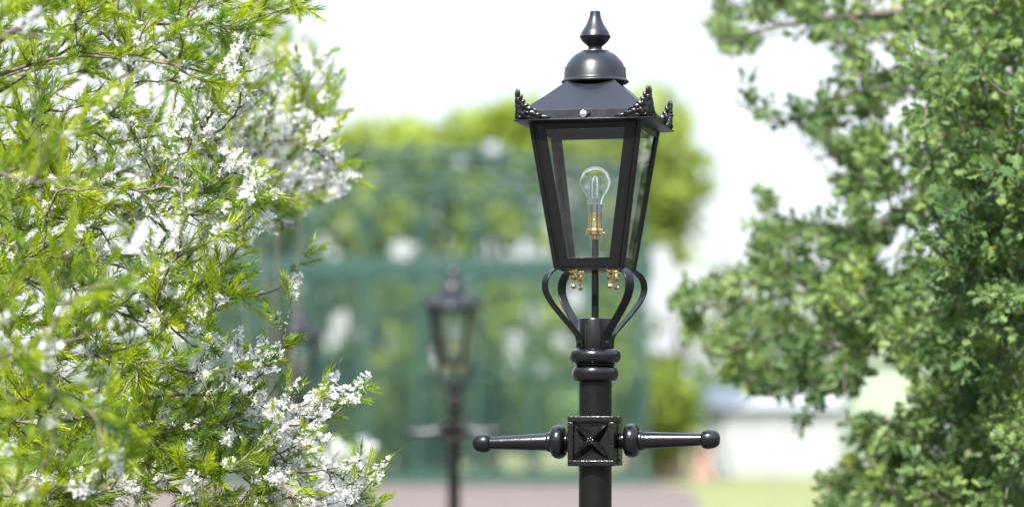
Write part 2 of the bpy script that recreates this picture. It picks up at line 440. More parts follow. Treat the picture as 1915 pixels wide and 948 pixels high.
    def sq_loft(levels, name, mat, closed=False, par=root, ang=15):
        b = MB(); vs = []; fs = []
        for (h, py) in levels: vs += [(-h*K, -h*K, Zp(py)), (h*K, -h*K, Zp(py)), (h*K, h*K, Zp(py)), (-h*K, h*K, Zp(py))]
        for i in range(len(levels) - 1):
            for k in range(4):
                k2 = (k + 1) % 4; fs.append((i*4+k, i*4+k2, (i+1)*4+k2, (i+1)*4+k))
        b.add(vs, fs); return b.build(name, mat, par, ang=ang)
    o = sq_loft([(99, 240), (104, 241), (112, 239.5), (128.5, 237), (129, 235), (117.5, 234), (117, 218), (116, 216.8)], 'eave', M['sheet'])
    bevel(o, 0.0006)
    o = sq_loft([(116.5, 217.5), (80, 187), (44, 155), (40, 150)], 'roof', M['sheet'])
    sq_loft([(100, 239), (70, 205), (20, 190), (1, 189)], 'reflector', M['satin'])
    dome = [(156, 40), (157, 60), (154.5, 63.5), (152.5, 63), (149.5, 59.5), (146, 58.3), (128.5, 57.2), (127.2, 56.4), (126.8, 54.8), (121, 52.8), (115, 49), (109, 44), (104, 38.5), (100.5, 32.5), (98.3, 28), (97.5, 26.5), (96.2, 26), (95.4, 22), (94.8, 15)]
    b = MB(); b.lathe(prof_z(dome), 64); b.build('cap_dome', M['sheet'], root, ang=30)
    fin = [(96, 14), (93.5, 13.4), (90, 12.6), (87.5, 13.2), (85.5, 15.5), (82, 20), (77.5, 24.5), (72.5, 27.6), (70.8, 28.6), (69, 29.2), (67.2, 28.6), (66.6, 27.2), (62, 26), (56.5, 22.8), (50, 18.6), (43, 14.8), (36, 11.8), (30, 10.2), (25, 9.6), (22.6, 9.2), (21.8, 8), (21.6, 3)]
    b = MB(); b.lathe(prof_z(fin), 48); b.build('finial', M['sheet'], root, ang=30)
    b = MB()
    c = np.array([0.5*K, -117*K, Zp(226.5)])
    pr = [(0, 7), (4, 7.2), (5.5, 6.4), (6.4, 4), (6.6, 0.3)]
    for j in range(len(pr) - 1): pass
    b.tube([c + np.array([0, -t*K, 0]) for t, r in pr], [r*K for t, r in pr], 20)
    b.build('latch_screw', M['steel'], root)
    b = MB(); b.tube([(8*K, -117.2*K, Zp(226)), (13*K, -119*K, Zp(226))], 2.6*K, 10); b.build('latch_stop', M['cast'], root)
    # floor of the lantern
    b = MB()
    zz0, zz1 = Zp(506), Zp(502.5)
    b.box(-63*K, 63*K, -63*K, -50*K, zz0, zz1); b.box(-63*K, 63*K, 50*K, 63*K, zz0, zz1)
    b.box(-63*K, -50*K, -50*K, 50*K, zz0, zz1); b.box(50*K, 63*K, -50*K, 50*K, zz0, zz1)
    b.box(-50*K, 50*K, -11*K, 11*K, zz0 + .0005, zz1 - .0005)
    b.build('floor_frame', M['satin'], root)
    b = MB(); b.box(-18*K, 18*K, -3*K, 3*K, Zp(511), Zp(506.5)); b.build('floor_clip', M['brass'], root)
    b = MB(); b.lathe(prof_z([(600, 6.7), (447, 6.7)]), 24); b.build('conduit_rod', M['satin'], root)
    b = MB(); b.lathe(prof_z([(449, 7), (448, 8.4), (441, 8.4), (440.5, 14), (439, 17.2), (435, 17.6), (433, 15.5), (431.5, 17), (429, 16.6), (427.5, 13.4), (414, 12.8), (413.4, 13.6), (411.5, 13.6), (411, 12.8), (399.5, 12.8), (399, 11.6)]), 32)
    o = b.build('bulb_holder', M['brass'], root)
    b = MB(); b.tube([(14*K, -4*K, Zp(436)), (20*K, -6*K, Zp(438))], 3*K, 10); b.build('switch_tab', M['brass'], o)
    # bulb
    R0 = 29.0; cy = 341.0
    def shell(off):
        L = [(0.3, cy - R0 + off)]
        out = []
        for a in np.linspace(3, 118, 22): out.append((cy - (R0 - off)*math.cos(R(a)), (R0 - off)*math.sin(R(a))))
        out += [(360.5, 22.6 - off), (366, 19 - off), (372, 16 - off), (378, 14.2 - off), (384, 13.6 - off), (389, 13.4 - off)]
        return out
    so, si = shell(0), shell(0.55)
    b = MB(); b.lathe(prof_z(so + si[::-1]), 48)
    bulb = b.build('bulb', M['bulb'], root, ang=60)
    b = MB(); b.lathe(prof_z([(399, 12), (398, 12.7), (386, 12.7), (384, 13.8), (383, 13.9)]), 32); b.build('bulb_cap', M['steel'], bulb)
    b = MB()
    caps = [(378, 4.5), (374, 6.6), (350, 6.8), (338, 6.8), (333, 5.2), (330, 2.4), (326, 1.8), (323, .6)]
    ci = [(y + .3, max(.2, r - .9)) for y, r in caps]
    b.lathe(prof_z(caps + ci[::-1]), 20); b.build('halogen_capsule', M['bulb'], bulb)
    b = MB()
    b.tube([(-2*K, 0, Zp(384)), (-9*K, 0, Zp(372)), (-9*K, 0, Zp(332)), (0, 0, Zp(325))], .55*K, 6)
    b.tube([(3*K, 0, Zp(384)), (5*K, 0, Zp(376)), (2*K, 0, Zp(366))], .9*K, 6)
    hel = [((2 + 2.2*math.cos(t))*K, 2.2*math.sin(t)*K, Zp(366 - 1.2*t)) for t in np.linspace(0, 22, 90)]
    b.tube(hel, .5*K, 5)
    b.tube([hel[-1], (1*K, 0, Zp(334))], .6*K, 5)
    b.box(-6*K, 7*K, -1*K, 1*K, Zp(381), Zp(372))
    b.build('filament', M['steel'], bulb)
    return root

def children(o): return [c for c in bpy.data.objects if c.parent == o]
def copy_tree(o, parent=None):
    c = o.copy(); COL.objects.link(c)
    if parent: c.parent = parent
    for ch in children(o):
        copy_tree(ch, c)
    return c
YAW = -R(12.3)
lamp = make_lamp(); lp = P(1113, HY, D0); lamp.location = (lp[0], lp[1], 0); lamp.rotation_euler = (0, 0, YAW)
tag(lamp, 'large sharp black lamp post with clear bulb, leafy crests and ladder bar', 'lamp post', 'black lamp posts')
l2 = copy_tree(lamp); q = P(849, HY, 16.4); l2.location = (q[0], q[1], 0); l2.rotation_euler = (0, 0, -R(8))
tag(l2, 'smaller blurred black lamp post standing alone in front of the green pavilion', 'lamp post', 'black lamp posts')
l3 = copy_tree(lamp); q = P(562, HY, 22.0); l3.location = (q[0], q[1], 0); l3.rotation_euler = (0, 0, R(14))
tag(l3, 'faintest and farthest black lamp post, half hidden behind the white flowering shrub', 'lamp post', 'black lamp posts')

# ================================================================== PLANTS
def in_poly(poly, x, y):
    poly = np.asarray(poly, float); n = len(poly); inside = np.zeros(np.shape(x), bool); j = n - 1
    for i in range(n):
        xi, yi = poly[i]; xj, yj = poly[j]
        c = ((yi > y) != (yj > y)) & (x < (xj - xi) * (y - yi) / (yj - yi + 1e-12) + xi)
        inside ^= c; j = i
    return inside
def curve(pts, step):
    pts = np.asarray(pts, float)
    if len(pts) > 2:          # Catmull-Rom
        ext = np.vstack([2*pts[0]-pts[1], pts, 2*pts[-1]-pts[-2]]); out = []
        for i in range(1, len(ext) - 2):
            n = max(2, int(np.linalg.norm(ext[i+1]-ext[i]) / step))
            t = np.linspace(0, 1, n, endpoint=False)[:, None]
            a, b_, c, d = ext[i-1], ext[i], ext[i+1], ext[i+2]
            out.append(.5*((2*b_) + (-a+c)*t + (2*a-5*b_+4*c-d)*t**2 + (-a+3*b_-3*c+d)*t**3))
        return np.vstack(out + [pts[-1:]])
    n = max(3, int(np.linalg.norm(pts[1]-pts[0]) / step))
    t = np.linspace(0, 1, n)[:, None]; return pts[0] + (pts[1]-pts[0])*t
def wob(c, amp):
    n = len(c); ph = rng.uniform(0, 6.28, (3, 3)); s = np.linspace(0, 1, n)
    w = np.zeros((n, 3))
    for k in range(3):
        for ax in range(3): w[:, ax] += np.sin(s * (4 + 7*k) + ph[k, ax]) / (1 + k)
    w -= w[0]
    return c + w * amp
class Skel:
    def __init__(s, root): s.root = np.array(root); s.N = []; s.T = []; s.Dd = []; s.br = []
    def add(s, c, r0, r1, d0=None):
        s.br.append((c, r0, r1)); t = np.gradient(c, axis=0); t /= np.linalg.norm(t, axis=1, keepdims=True) + 1e-9
        s.N.append(c); s.T.append(t)
    def arr(s): return np.vstack(s.N), np.vstack(s.T)
    def grow(s, tgt, r0, r1, step, amp, maxlen=9, bend=.35):
        N, T = s.arr(); dr = np.linalg.norm(N - s.root, axis=1); dt = np.linalg.norm(tgt - s.root)
        d = np.linalg.norm(N - tgt, axis=1)
        v = (tgt - N) / (d[:, None] + 1e-9); al = (v * T).sum(1)
        cost = d + np.maximum(0, dr - dt + .02) * 3 + (1 - al) * .06 + (d < .03) * 9
        i = int(np.argmin(cost)); L = d[i]
        if L > maxlen: return None
        p0, t0 = N[i], T[i]; n = max(4, int(L / step)); t = np.linspace(0, 1, n)[:, None]
        m0 = t0 * L * .9; m1 = (v[i] + np.array([0, 0, bend])) * L * .8
        c = (2*t**3-3*t**2+1)*p0 + (t**3-2*t**2+t)*m0 + (-2*t**3+3*t**2)*tgt + (t**3-t**2)*m1
        c = wob(c, amp * L)
        s.add(c, r0, r1); return c

# ---- templates -------------------------------------------------
def unit(v): return v / (np.linalg.norm(v) + 1e-12)
def needle_sprig(n, L, nl, wd):
    t = Tmpl()
    for i in range(n):
        f = (i + random.random()) / n
        z = L * f
        a = i * 2.399 + random.uniform(-.4, .4)
        el = R(random.uniform(38, 62) - 30 * f ** 2)          # angle off the stem
        ln = nl * random.uniform(.7, 1.12) * (1 - .25 * abs(f - .5))
        rad = np.array([math.cos(a), math.sin(a), 0]); ax = np.array([0, 0, 1.])
        d0 = unit(rad * math.sin(el) + ax * math.cos(el)); d1 = unit(rad * math.sin(el * .55) + ax * math.cos(el * .55))
        side = unit(np.cross(d0, ax) + .5 * np.cross(rad, d0) * random.uniform(-1, 1) + 1e-3)
        side = unit(side * math.cos(.6) + unit(np.cross(side, d0)) * random.uniform(-1, 1))
        p0 = ax * z; p1 = p0 + d0 * ln * .5; p2 = p1 + d1 * ln * .5
        w = wd * random.uniform(.8, 1.2)
        t.face([p0 - side*w*.4, p0 + side*w*.4, p1 + side*w*.55, p1 - side*w*.55, p2], [(0, 1, 2, 3), (3, 2, 4)], random.uniform(-.08, .1) + .12 * f)
    return t.fin()
def flower(t, c, nrm, r, tint=0.5):
    nrm = unit(nrm); a = unit(np.cross(nrm, [.3, .5, .8])); b_ = np.cross(nrm, a); ph = random.random() * 6
    for k in range(5):
        w = ph + k * 2 * PI / 5 + random.uniform(-.12, .12)
        d = a * math.cos(w) + b_ * math.sin(w); s = np.cross(nrm, d); cup = random.uniform(.1, .55)
        q = lambda l, m: c + d * r * l + s * r * m + nrm * r * cup * l * l
        t.face([q(.08, 0), q(.5, .30), q(.86, .26), q(1, 0), q(.86, -.26), q(.5, -.30)], [(0, 1, 2, 3), (0, 3, 4, 5)], tint + random.uniform(-.3, .3))
def flower_head(n, L, r):
    t = Tmpl()
    for i in range(n):
        f = (i + .5) / n; a = i * 2.399 + random.uniform(-.5, .5)
        rad = np.array([math.cos(a), math.sin(a), 0]); d = unit(rad + np.array([0, 0, random.uniform(.1, 1.2)]))
        c = np.array([0, 0, L * f]) + d * random.uniform(.0045, .010)
        flower(t, c, d + rng.normal(0, .3, 3), r * random.uniform(.75, 1.15))
    return t.fin()
def lobed_leaf(t, p, d, nrm, ln, tint):
    d = unit(d); s = unit(np.cross(d, nrm)); nn = np.cross(s, d)
    prof = [(.0, .02), (.12, .05), (.22, .20), (.32, .34), (.36, .17), (.50, .22), (.62, .44), (.66, .20), (.78, .24), (.88, .25), (.90, .10), (1.0, 0)]
    fold = random.uniform(.1, .5); curl = random.uniform(-.25, .15)
    mid = [p + d * ln * l + nn * ln * curl * l * l for l in (.0, .36, .66, 1.0)]
    q = lambda l, w, sg: p + d * ln * l + s * sg * ln * w + nn * ln * (fold * w + curl * l * l)
    for sg in (-1, 1):
        pts = [mid[0], mid[1], mid[2], mid[3]] + [q(l, w, sg) for l, w in prof[1:-1]]
        # indices: 4.. -> prof 1..10
        fs = [(0, 1, 8, 7, 6, 5, 4), (1, 2, 11, 10, 9, 8), (2, 3, 14, 13, 12, 11)] if len(pts) >= 14 else []
        fs = [(0, 4, 5, 6, 7, 1), (1, 7, 8, 9, 10, 2), (2, 10, 11, 12, 13, 3)]
        if sg < 0: fs = [f[::-1] for f in fs]
        t.face(pts, fs, tint)
def leafy_shoot(n, L, ln):
    t = Tmpl()
    for i in range(n):
        f = (i + .6) / n; a = i * 2.399 + random.uniform(-.4, .4)
        rad = np.array([math.cos(a), math.sin(a), 0]); el = random.uniform(.5, 1.25) * (1.15 - .5 * f)
        d = rad * math.sin(el) + np.array([0, 0, math.cos(el)])
        p = np.array([0, 0, L * f]) + d * ln * .22
        nrm = unit(np.cross(np.cross(d, [0, 0, 1]), d) * -1 + rng.normal(0, .35, 3))
        lobed_leaf(t, p, d, nrm, ln * random.uniform(.65, 1.15), random.uniform(-.14, .14))
    return t.fin()
def far_clump(n, rad, s):
    t = Tmpl()
    for i in range(n):
        c = unit(rng.normal(0, 1, 3)) * rad * rng.uniform(.3, 1) ** .6
        a = unit(rng.normal(0, 1, 3)); b_ = unit(np.cross(a, rng.normal(0, 1, 3))); l = s * rng.uniform(.6, 1.3)
        t.face([c - a*l, c + b_*l*.45, c + a*l, c - b_*l*.45], [(0, 1, 2, 3)], rng.uniform(-.12, .12))
    return t.fin()

NEED = [needle_sprig(random.randint(44, 62), random.uniform(.05, .09), random.uniform(.024, .036), .0020) for _ in range(10)]
HEADS = [flower_head(random.randint(7, 14), random.uniform(.02, .055), .0076) for _ in range(8)]
OAK = [leafy_shoot(random.randint(9, 14), random.uniform(.05, .09), random.uniform(.031, .040)) for _ in range(10)]

def gfield(spots, x, y):
    w = np.zeros(np.shape(x))
    for cx, cy, sx, sy, a in spots: w = np.maximum(w, a * np.exp(-((x-cx)/sx)**2 - ((y-cy)/sy)**2))
    return w

def sprigs_on(branches, spacing, start, out_ang, up_bias, jit=.3):
    pos = []; dr = []
    for c in branches:
        seg = np.linalg.norm(np.diff(c, axis=0), axis=1); s = np.concatenate([[0], np.cumsum(seg)]); L = s[-1]
        x = L * start; k = 0
        while x < L:
            p = np.array([np.interp(x, s, c[:, a]) for a in range(3)]); j = min(len(c)-2, int(np.searchsorted(s, x)))
            t = unit(c[j+1] - c[j]); rad = unit(np.cross(t, rng.normal(0, 1, 3)))
            a = R(rng.uniform(*out_ang)); d = t * math.cos(a) + rad * math.sin(a) + np.array([0, 0, up_bias]) + rng.normal(0, jit * .4, 3)
            pos.append(p); dr.append(unit(d)); x += spacing * rng.uniform(.6, 1.4); k += 1
        pos.append(c[-1]); dr.append(unit(unit(c[-1]-c[-2]) + np.array([0, 0, up_bias*.6])))
    return np.array(pos), np.array(dr)

# ---- left flowering shrub -----------------------------------------
def left_shrub():
    root = empty('flowering_shrub', (P(-260, HY, 6.5)[0], 6.5, 0))
    org = P(-300, 620, 6.6); sk = Skel(org)
    base = np.array([root.location.x, 6.5, 0.0])
    pc = lambda L: np.array([P(*q) for q in L])
    mains = [
        ([(-420, 500, 6.6), (-250, 250, 6.2), (-60, 110, 5.9), (30, 55, 5.75), (95, -10, 5.7), (160, -90, 5.6)], .011, .008),
        ([(-380, 480, 6.6), (-120, 190, 6.5), (0, 140, 6.42), (120, 107, 6.4), (235, 110, 6.4), (330, 122, 6.38), (400, 140, 6.4), (470, 133, 6.4)], .008, .0018),
        ([(300, 116, 6.4), (335, 108, 6.4), (342, 60, 6.42), (372, 0, 6.45), (400, -60, 6.5)], .0055, .003),
        ([(-300, 560, 6.6), (-100, 440, 6.45), (0, 452, 6.4), (100, 480, 6.38), (190, 490, 6.36), (262, 512, 6.36), (325, 566, 6.38)], .008, .0025),
        ([(-300, 620, 6.6), (-80, 640, 6.4), (40, 672, 6.35), (160, 665, 6.35), (270, 640, 6.38), (330, 590, 6.4)], .007, .002),
        ([(-300, 700, 6.6), (-60, 760, 6.5), (60, 790, 6.42), (180, 775, 6.4), (300, 740, 6.42), (420, 735, 6.42), (500, 690, 6.42), (528, 640, 6.5), (545, 560, 6.62)], .007, .0014),
        ([(-200, 820, 6.5), (40, 850, 6.45), (200, 800, 6.4), (350, 800, 6.42), (480, 780, 6.42), (590, 745, 6.42), (665, 715, 6.42)], .006, .0013),
        ([(-200, 900, 6.5), (100, 930, 6.4), (300, 900, 6.4), (450, 870, 6.4), (560, 830, 6.4), (640, 760, 6.4)], .006, .0013),
        ([(-200, 980, 6.5), (200, 985, 6.4), (420, 960, 6.4), (560, 925, 6.4), (650, 905, 6.4), (700, 880, 6.4)], .006, .0014),
        ([(-300, 500, 6.8), (-50, 380, 7.0), (120, 380, 7.1), (300, 400, 7.25), (430, 385, 7.5), (540, 370, 7.6), (650, 330, 7.7)], .007, .0014),
        ([(-300, 420, 6.9), (-50, 280, 7.1), (150, 250, 7.2), (330, 255, 7.4), (470, 240, 7.7), (600, 220, 8.0)], .006, .0012),
        ([(250, 300, 7.3), (400, 280, 7.6), (520, 190, 7.9), (590, 90, 8.3)], .004, .0012),
        ([(200, 480, 6.6), (330, 470, 6.7), (440, 430, 6.75), (480, 350, 6.8)], .004, .0014),
        ([(300, 560, 6.6), (420, 560, 6.75), (520, 540, 6.8), (570, 480, 6.9)], .004, .0012),
        ([(-300, 450, 6.5), (-60, 330, 5.6), (60, 340, 5.3), (160, 330, 5.2)], .006, .0015),
        ([(-300, 650, 6.5), (-60, 650, 5.6), (60, 700, 5.25), (170, 770, 5.15)], .006, .0015),
        ([(-300, 300, 6.5), (-100, 120, 5.5), (0, 60, 5.2), (80, 70, 5.1)], .006, .0015),
        ([(60, 300, 6.5), (220, 200, 6.5), (260, 60, 6.5), (280, -60, 6.5)], .004, .003),
        ([(-50, 200, 6.6), (200, 60, 6.6), (420, 45, 6.5), (545, 15, 6.45)], .005, .0014),
    ]
    for L, r0, r1 in mains: sk.add(curve(pc(L), .03), r0, r1)
    for tx in (-500, -420, -330, -260): # stems off the root crown up to the limbs
        c = curve(np.array([base + rng.normal(0, .03, 3) * [1, 1, 0], base + [(.1*rng.normal()), 0, .5], P(tx + 80, 600, 6.55)]), .05); sk.add(c, .02, .010)
    poly = [(-80,-80),(540,-80),(560,10),(510,70),(450,150),(470,210),(440,280),(480,330),(500,390),(440,480),(440,560),(400,620),(400,660),(520,655),(520,720),(640,715),(675,750),(600,800),(600,850),(700,880),(690,1000),(-80,1000)]
    poly2 = [(380,130),(520,90),(610,110),(635,250),(650,345),(570,410),(400,430)]
    br = [b_[0] for b_ in sk.br[:19]]
    mains_b = list(br); secs = []
    T = []
    while len(T) < 800:
        x, y = rng.uniform(-80, 700), rng.uniform(-80, 1000)
        if in_poly(poly, x, y):
            u = rng.random()
            if x < 260 and u < .065: D = rng.uniform(5.0, 5.7)
            elif u < .60: D = rng.normal(6.42, .14)
            else: D = rng.uniform(6.65, 7.6)
            if x > 380 and y > 600: D = rng.normal(6.42, .09)
            T.append(P(x, y, D))
    for _ in range(120):
        while True:
            x, y = rng.uniform(380, 660), rng.uniform(90, 430)
            if in_poly(poly2, x, y): break
        T.append(P(x, y, rng.uniform(7.3, 8.3)))
    T = sorted(T, key=lambda t: np.linalg.norm(t - org))
    for t in T:
        c = sk.grow(t, .0034, .0013, .02, .05, .8)
        if c is not None: secs.append(c)
    pos, dr = sprigs_on(secs, .034, .12, (25, 60), .28)
    p2, d2 = sprigs_on(mains_b, .040, .35, (30, 70), .35)
    pos = np.vstack([pos, p2]); dr = np.vstack([dr, d2])
    px, py = proj(pos)
    ok = (px > -140) & (px < 760) & (py > -140) & (py < 1080)
    tipx = px + dr[:, 0] * .06 / K
    okp = in_poly([(-200,-200),(560,-200),(575,10),(520,80),(490,140),(620,80),(640,250),(665,340),(650,380),(520,420),(500,470),(570,455),(590,520),(560,640),(540,690),(660,690),(690,740),(640,800),(700,860),(725,1100),(-200,1100)], px, py)
    pos, dr, px, py = pos[ok & okp], dr[ok & okp], px[ok & okp], py[ok & okp]
    # natural gaps in the crown
    gaps = [(230,150,16),(272,160,15),(120,60,14),(335,395,14),(505,560,26),(470,620,40),(345,650,26),(60,75,20),(180,250,10),(420,610,26),(500,110,22),(560,880,14),(330,905,20),(40,560,10),(560,600,30),(460,520,18)]
    keep = np.ones(len(px), bool)
    for gx, gy, gr in gaps: keep &= (px-gx)**2 + (py-gy)**2 > gr*gr
    pos, dr, px, py = pos[keep], dr[keep], px[keep], py[keep]
    n = len(pos); roll = rng.uniform(0, 6.28, n)
    # flowers
    w = gfield([(240,150,90,60,.6),(330,70,60,40,.2),(400,290,140,100,.85),(500,250,90,130,1.0),(590,320,50,100,.95),(300,420,80,60,.4),(430,690,110,60,1.0),(550,800,110,110,1.0),(640,740,60,60,1.0),
                (600,900,110,60,1.0),(540,590,50,60,.8),(60,650,80,50,.35),(350,560,80,80,.3),(250,930,120,50,.45),(100,170,70,60,.2),(450,130,70,60,.5),(330,450,110,90,.6),(150,330,80,60,.35),(60,480,60,40,.3),(590,130,60,60,.9)], px, py)
    u = rng.random(n); fl = u < w * 1.1 + .06
    keepn = ~(fl & (rng.random(n) < .6))
    clump = np.sin(pos[:, 0]*9 + 1.3*np.sin(pos[:, 2]*7)) * np.cos(pos[:, 2]*8 + pos[:, 1]*5)
    tint = .60 + .17 * clump + rng.normal(0, .17, n)
    scl = rng.uniform(.75, 1.15, n)
    k = keepn
    scatter('foliage', NEED, rng.integers(0, len(NEED), n)[k], pos[k], frames(dr, roll)[k], scl[k], tint[k], M['needle'], None).parent = root
    st = [(np.array([p, p + d * .045 * s_, p + d * .075 * s_ + np.array([0, 0, .002])]), .0011, .0006) for p, d, s_ in zip(pos, dr, scl)]
    tubes_mesh('branches', sk.br, M['bark'], root, 6)
    o = tubes_mesh('twigs', st, M['bark'], root, 3)
    f = fl
    scatter('blossom', HEADS, rng.integers(0, len(HEADS), n)[f], pos[f], frames(dr, roll)[f], rng.uniform(.9, 1.45, f.sum()), np.zeros(f.sum()), M['petal'], root)
    for ch in children(root): ch.matrix_parent_inverse = root.matrix_basis.inverted() if False else ch.matrix_parent_inverse
    for ch in children(root): ch.location = -np.array(root.location)
    tag(root, 'large needle-leaved shrub with white blossom filling the left side', 'shrub')
    print('left sprigs', n, 'flower heads', f.sum())
left_shrub()

# ---- right lobed-leaf tree ----------------------------------------
def right_tree():
    bx = P(2350, HY, 9.0); root = empty('lobed_leaf_tree', (bx[0], 9.0, 0))
    org = P(2350, 500, 9.0); sk = Skel(org); base = np.array([bx[0], 9.0, 0])
    pc = lambda L: np.array([P(*q) for q in L])
    trunk = curve(np.array([base, base + [.03, 0, .8], org, P(2330, 100, 9.0), P(2280, -500, 9.1)]), .1)
    sk.add(trunk, .13, .06)
    mains = [
        ([(2340, 200, 9), (2100, 60, 8.6), (1850, 20, 8.4), (1600, 30, 8.7), (1450, 50, 9.0), (1350, 70, 9.2)], .03, .003),
        ([(2340, 350, 9), (2050, 250, 8.2), (1850, 220, 8.0), (1700, 160, 8.4), (1570, 175, 8.7)], .03, .003),
        ([(2340, 400, 9), (2050, 320, 8.4), (1800, 300, 8.6), (1620, 290, 8.9), (1520, 300, 9.2)], .025, .003),
        ([(1640, 150, 8.7), (1560, 190, 8.9), (1480, 210, 9.0), (1400, 190, 9.1)], .007, .003),
        ([(2340, 550, 9), (2050, 450, 8.6), (1800, 420, 8.8), (1600, 430, 9.2), (1430, 400, 9.5)], .03, .003),
        ([(2340, 600, 9), (2050, 540, 9), (1800, 510, 9.2), (1550, 540, 9.5), (1380, 560, 9.8), (1260, 560, 10)], .03, .003),
        ([(2340, 650, 9), (2050, 600, 8.8), (1800, 600, 9.0), (1600, 640, 9.4), (1450, 700, 9.6), (1400, 740, 9.6)], .03, .003),
        ([(1700, 610, 9.2), (1550, 700, 9.3), (1490, 770, 9.2)], .004, .0016),
        ([(2340, 700, 9), (2100, 760, 8.6), (1900, 780, 8.5), (1720, 820, 8.6), (1560, 900, 8.8)], .025, .003),
        ([(2340, 750, 9), (2100, 880, 8.6), (1900, 930, 8.4), (1700, 960, 8.6)], .02, .003),
        ([(2340, 500, 9), (2100, 420, 8.0), (1950, 360, 7.7), (1860, 330, 7.6), (1780, 380, 7.7)], .015, .003),
        ([(2340, 600, 9), (2100, 620, 8.2), (1950, 680, 7.9), (1830, 700, 7.9)], .015, .003),
    ]
    for L, r0, r1 in mains: sk.add(wob(curve(pc(L), .04), .01), r0, r1)
    poly = [(1990,-80),(1350,-80),(1325,60),(1345,110),(1400,120),(1440,90),(1500,65),(1560,75),(1590,120),(1575,180),(1600,205),(1680,190),(1700,240),(1620,250),(1540,215),(1505,200),(1505,260),(1560,290),(1560,340),(1530,370),(1540,410),(1500,430),(1440,365),(1405,390),(1415,450),(1380,480),(1370,510),(1260,540),(1250,570),(1300,600),(1265,640),(1310,690),(1390,705),(1410,750),(1480,745),(1490,790),(1520,790),(1560,745),(1620,700),(1640,760),(1610,800),(1570,850),(1530,900),(1540,1000),(1990,1000)]
    gaps = [(1660,718,48),(1640,700,30),(1450,640,24),(1478,622,20),(1440,665,16),(1530,400,14),(1690,195,14),(1640,120,16),(1470,30,10),(1550,40,18),(1590,20,12),(1450,75,18),(1520,480,12),(1470,560,10),(1545,130,26),(1630,330,14),(1770,40,12),(1650,20,22),(1600,520,9),(1560,365,18),(1880,430,9),(1790,630,8),(1700,10,22),(1570,240,24)]
    T = []
    while len(T) < 1000:
        x, y = rng.uniform(1240, 1990), rng.uniform(-80, 1000)
        if not in_poly(poly, x, y): continue
        if any((x-a)**2+(y-b_)**2 < (c+6)**2 for a, b_, c in gaps): continue
        f = np.clip((x - 1350) / 500, 0, 1); D = 9.6 - 1.5 * f + rng.normal(0, .35) + (.9 if rng.random() < .2 else 0)
        if x > 1720 and 120 < y < 560 and rng.random() < .5: D = rng.uniform(7.2, 7.9)
        T.append(P(x, y, D))
    T = sorted(T, key=lambda t: np.linalg.norm(t - org)); secs = []
    for t in T:
        c = sk.grow(t, .004, .0012, .03, .05, 1.4, .2)
        if c is not None: secs.append(c)
    pos, dr = sprigs_on(secs, .046, .2, (30, 80), .15)
    p2, d2 = sprigs_on([b_[0] for b_ in sk.br[1:13]], .06, .3, (40, 80), .15)
    pos = np.vstack([pos, p2]); dr = np.vstack([dr, d2])
    p3, d3 = sprigs_on([sk.br[4][0]], .022, .15, (40, 85), .15)
    pos = np.vstack([pos, p3]); dr = np.vstack([dr, d3])
    tip = pos + dr * .05; px, py = proj(tip)
    keep = (px < 2050) & (py < 1080) & (py > -160) & (px > 1230)
    grow_poly = np.array(poly, float)
    keep &= in_poly(poly, px, py) | (in_poly(poly, px + rng.normal(0, 14, len(px)), py + rng.normal(0, 14, len(px))) & (rng.random(len(px)) < .45))
    twig = [(1390,190),(1410,205),(1430,212),(1455,205),(1470,200),(1480,225),(1440,222),(1405,195)]
    for gx, gy, gr in gaps: keep &= (px-gx)**2 + (py-gy)**2 > gr*gr
    near = (np.abs(py - 200) < 30) & (px > 1385) & (px < 1620); keep |= near & (rng.random(len(px)) < .8)
    # many small chance gaps
    gx = rng.uniform(1260, 1920, 170); gy = rng.uniform(-20, 960, 170); gr = rng.uniform(4, 13, 170)
    gr = gr * np.where(gx > 1740, .6, 1.5)
    for a, b_, c in zip(gx, gy, gr): keep &= (px-a)**2 + (py-b_)**2 > (c+5)**2
    pos, dr = pos[keep], dr[keep]; px, py = px[keep], py[keep]
    n = len(pos)
    clump = np.sin(pos[:, 0]*6 + 1.1*np.sin(pos[:, 2]*9)) * np.cos(pos[:, 2]*7 + pos[:, 1]*4)
    tint = .50 + .14*clump + rng.normal(0, .11, n) + gfield([(1520,560,60,30,.22),(1300,660,60,40,.26),(1640,330,80,80,.06),(1560,650,60,60,.1)], px, py)
    yel = rng.random(n) < .014; tint = np.where(yel, .80 + rng.random(n)*.1, np.minimum(tint, .84))
    scatter('crown', OAK, rng.integers(0, len(OAK), n), pos, frames(dr, rng.uniform(0, 6.28, n)), rng.uniform(.75, 1.2, n), tint, M['oak'], root)
    tubes_mesh('branches', sk.br[1:], M['bark2'], root, 6)
    tubes_mesh('trunk', sk.br[:1], M['bark2'], root, 12)
    st = [(np.array([p, p + d * .05, p + d * .09]), .0014, .0007) for p, d in zip(pos, dr)]
    tubes_mesh('twigs', st, M['bark2'], root, 3)
    for ch in children(root): ch.location = -np.array(root.location)
    tag(root, 'dense dark green tree with small lobed leaves overhanging the right side', 'tree')
    print('right shoots', n)
right_tree()

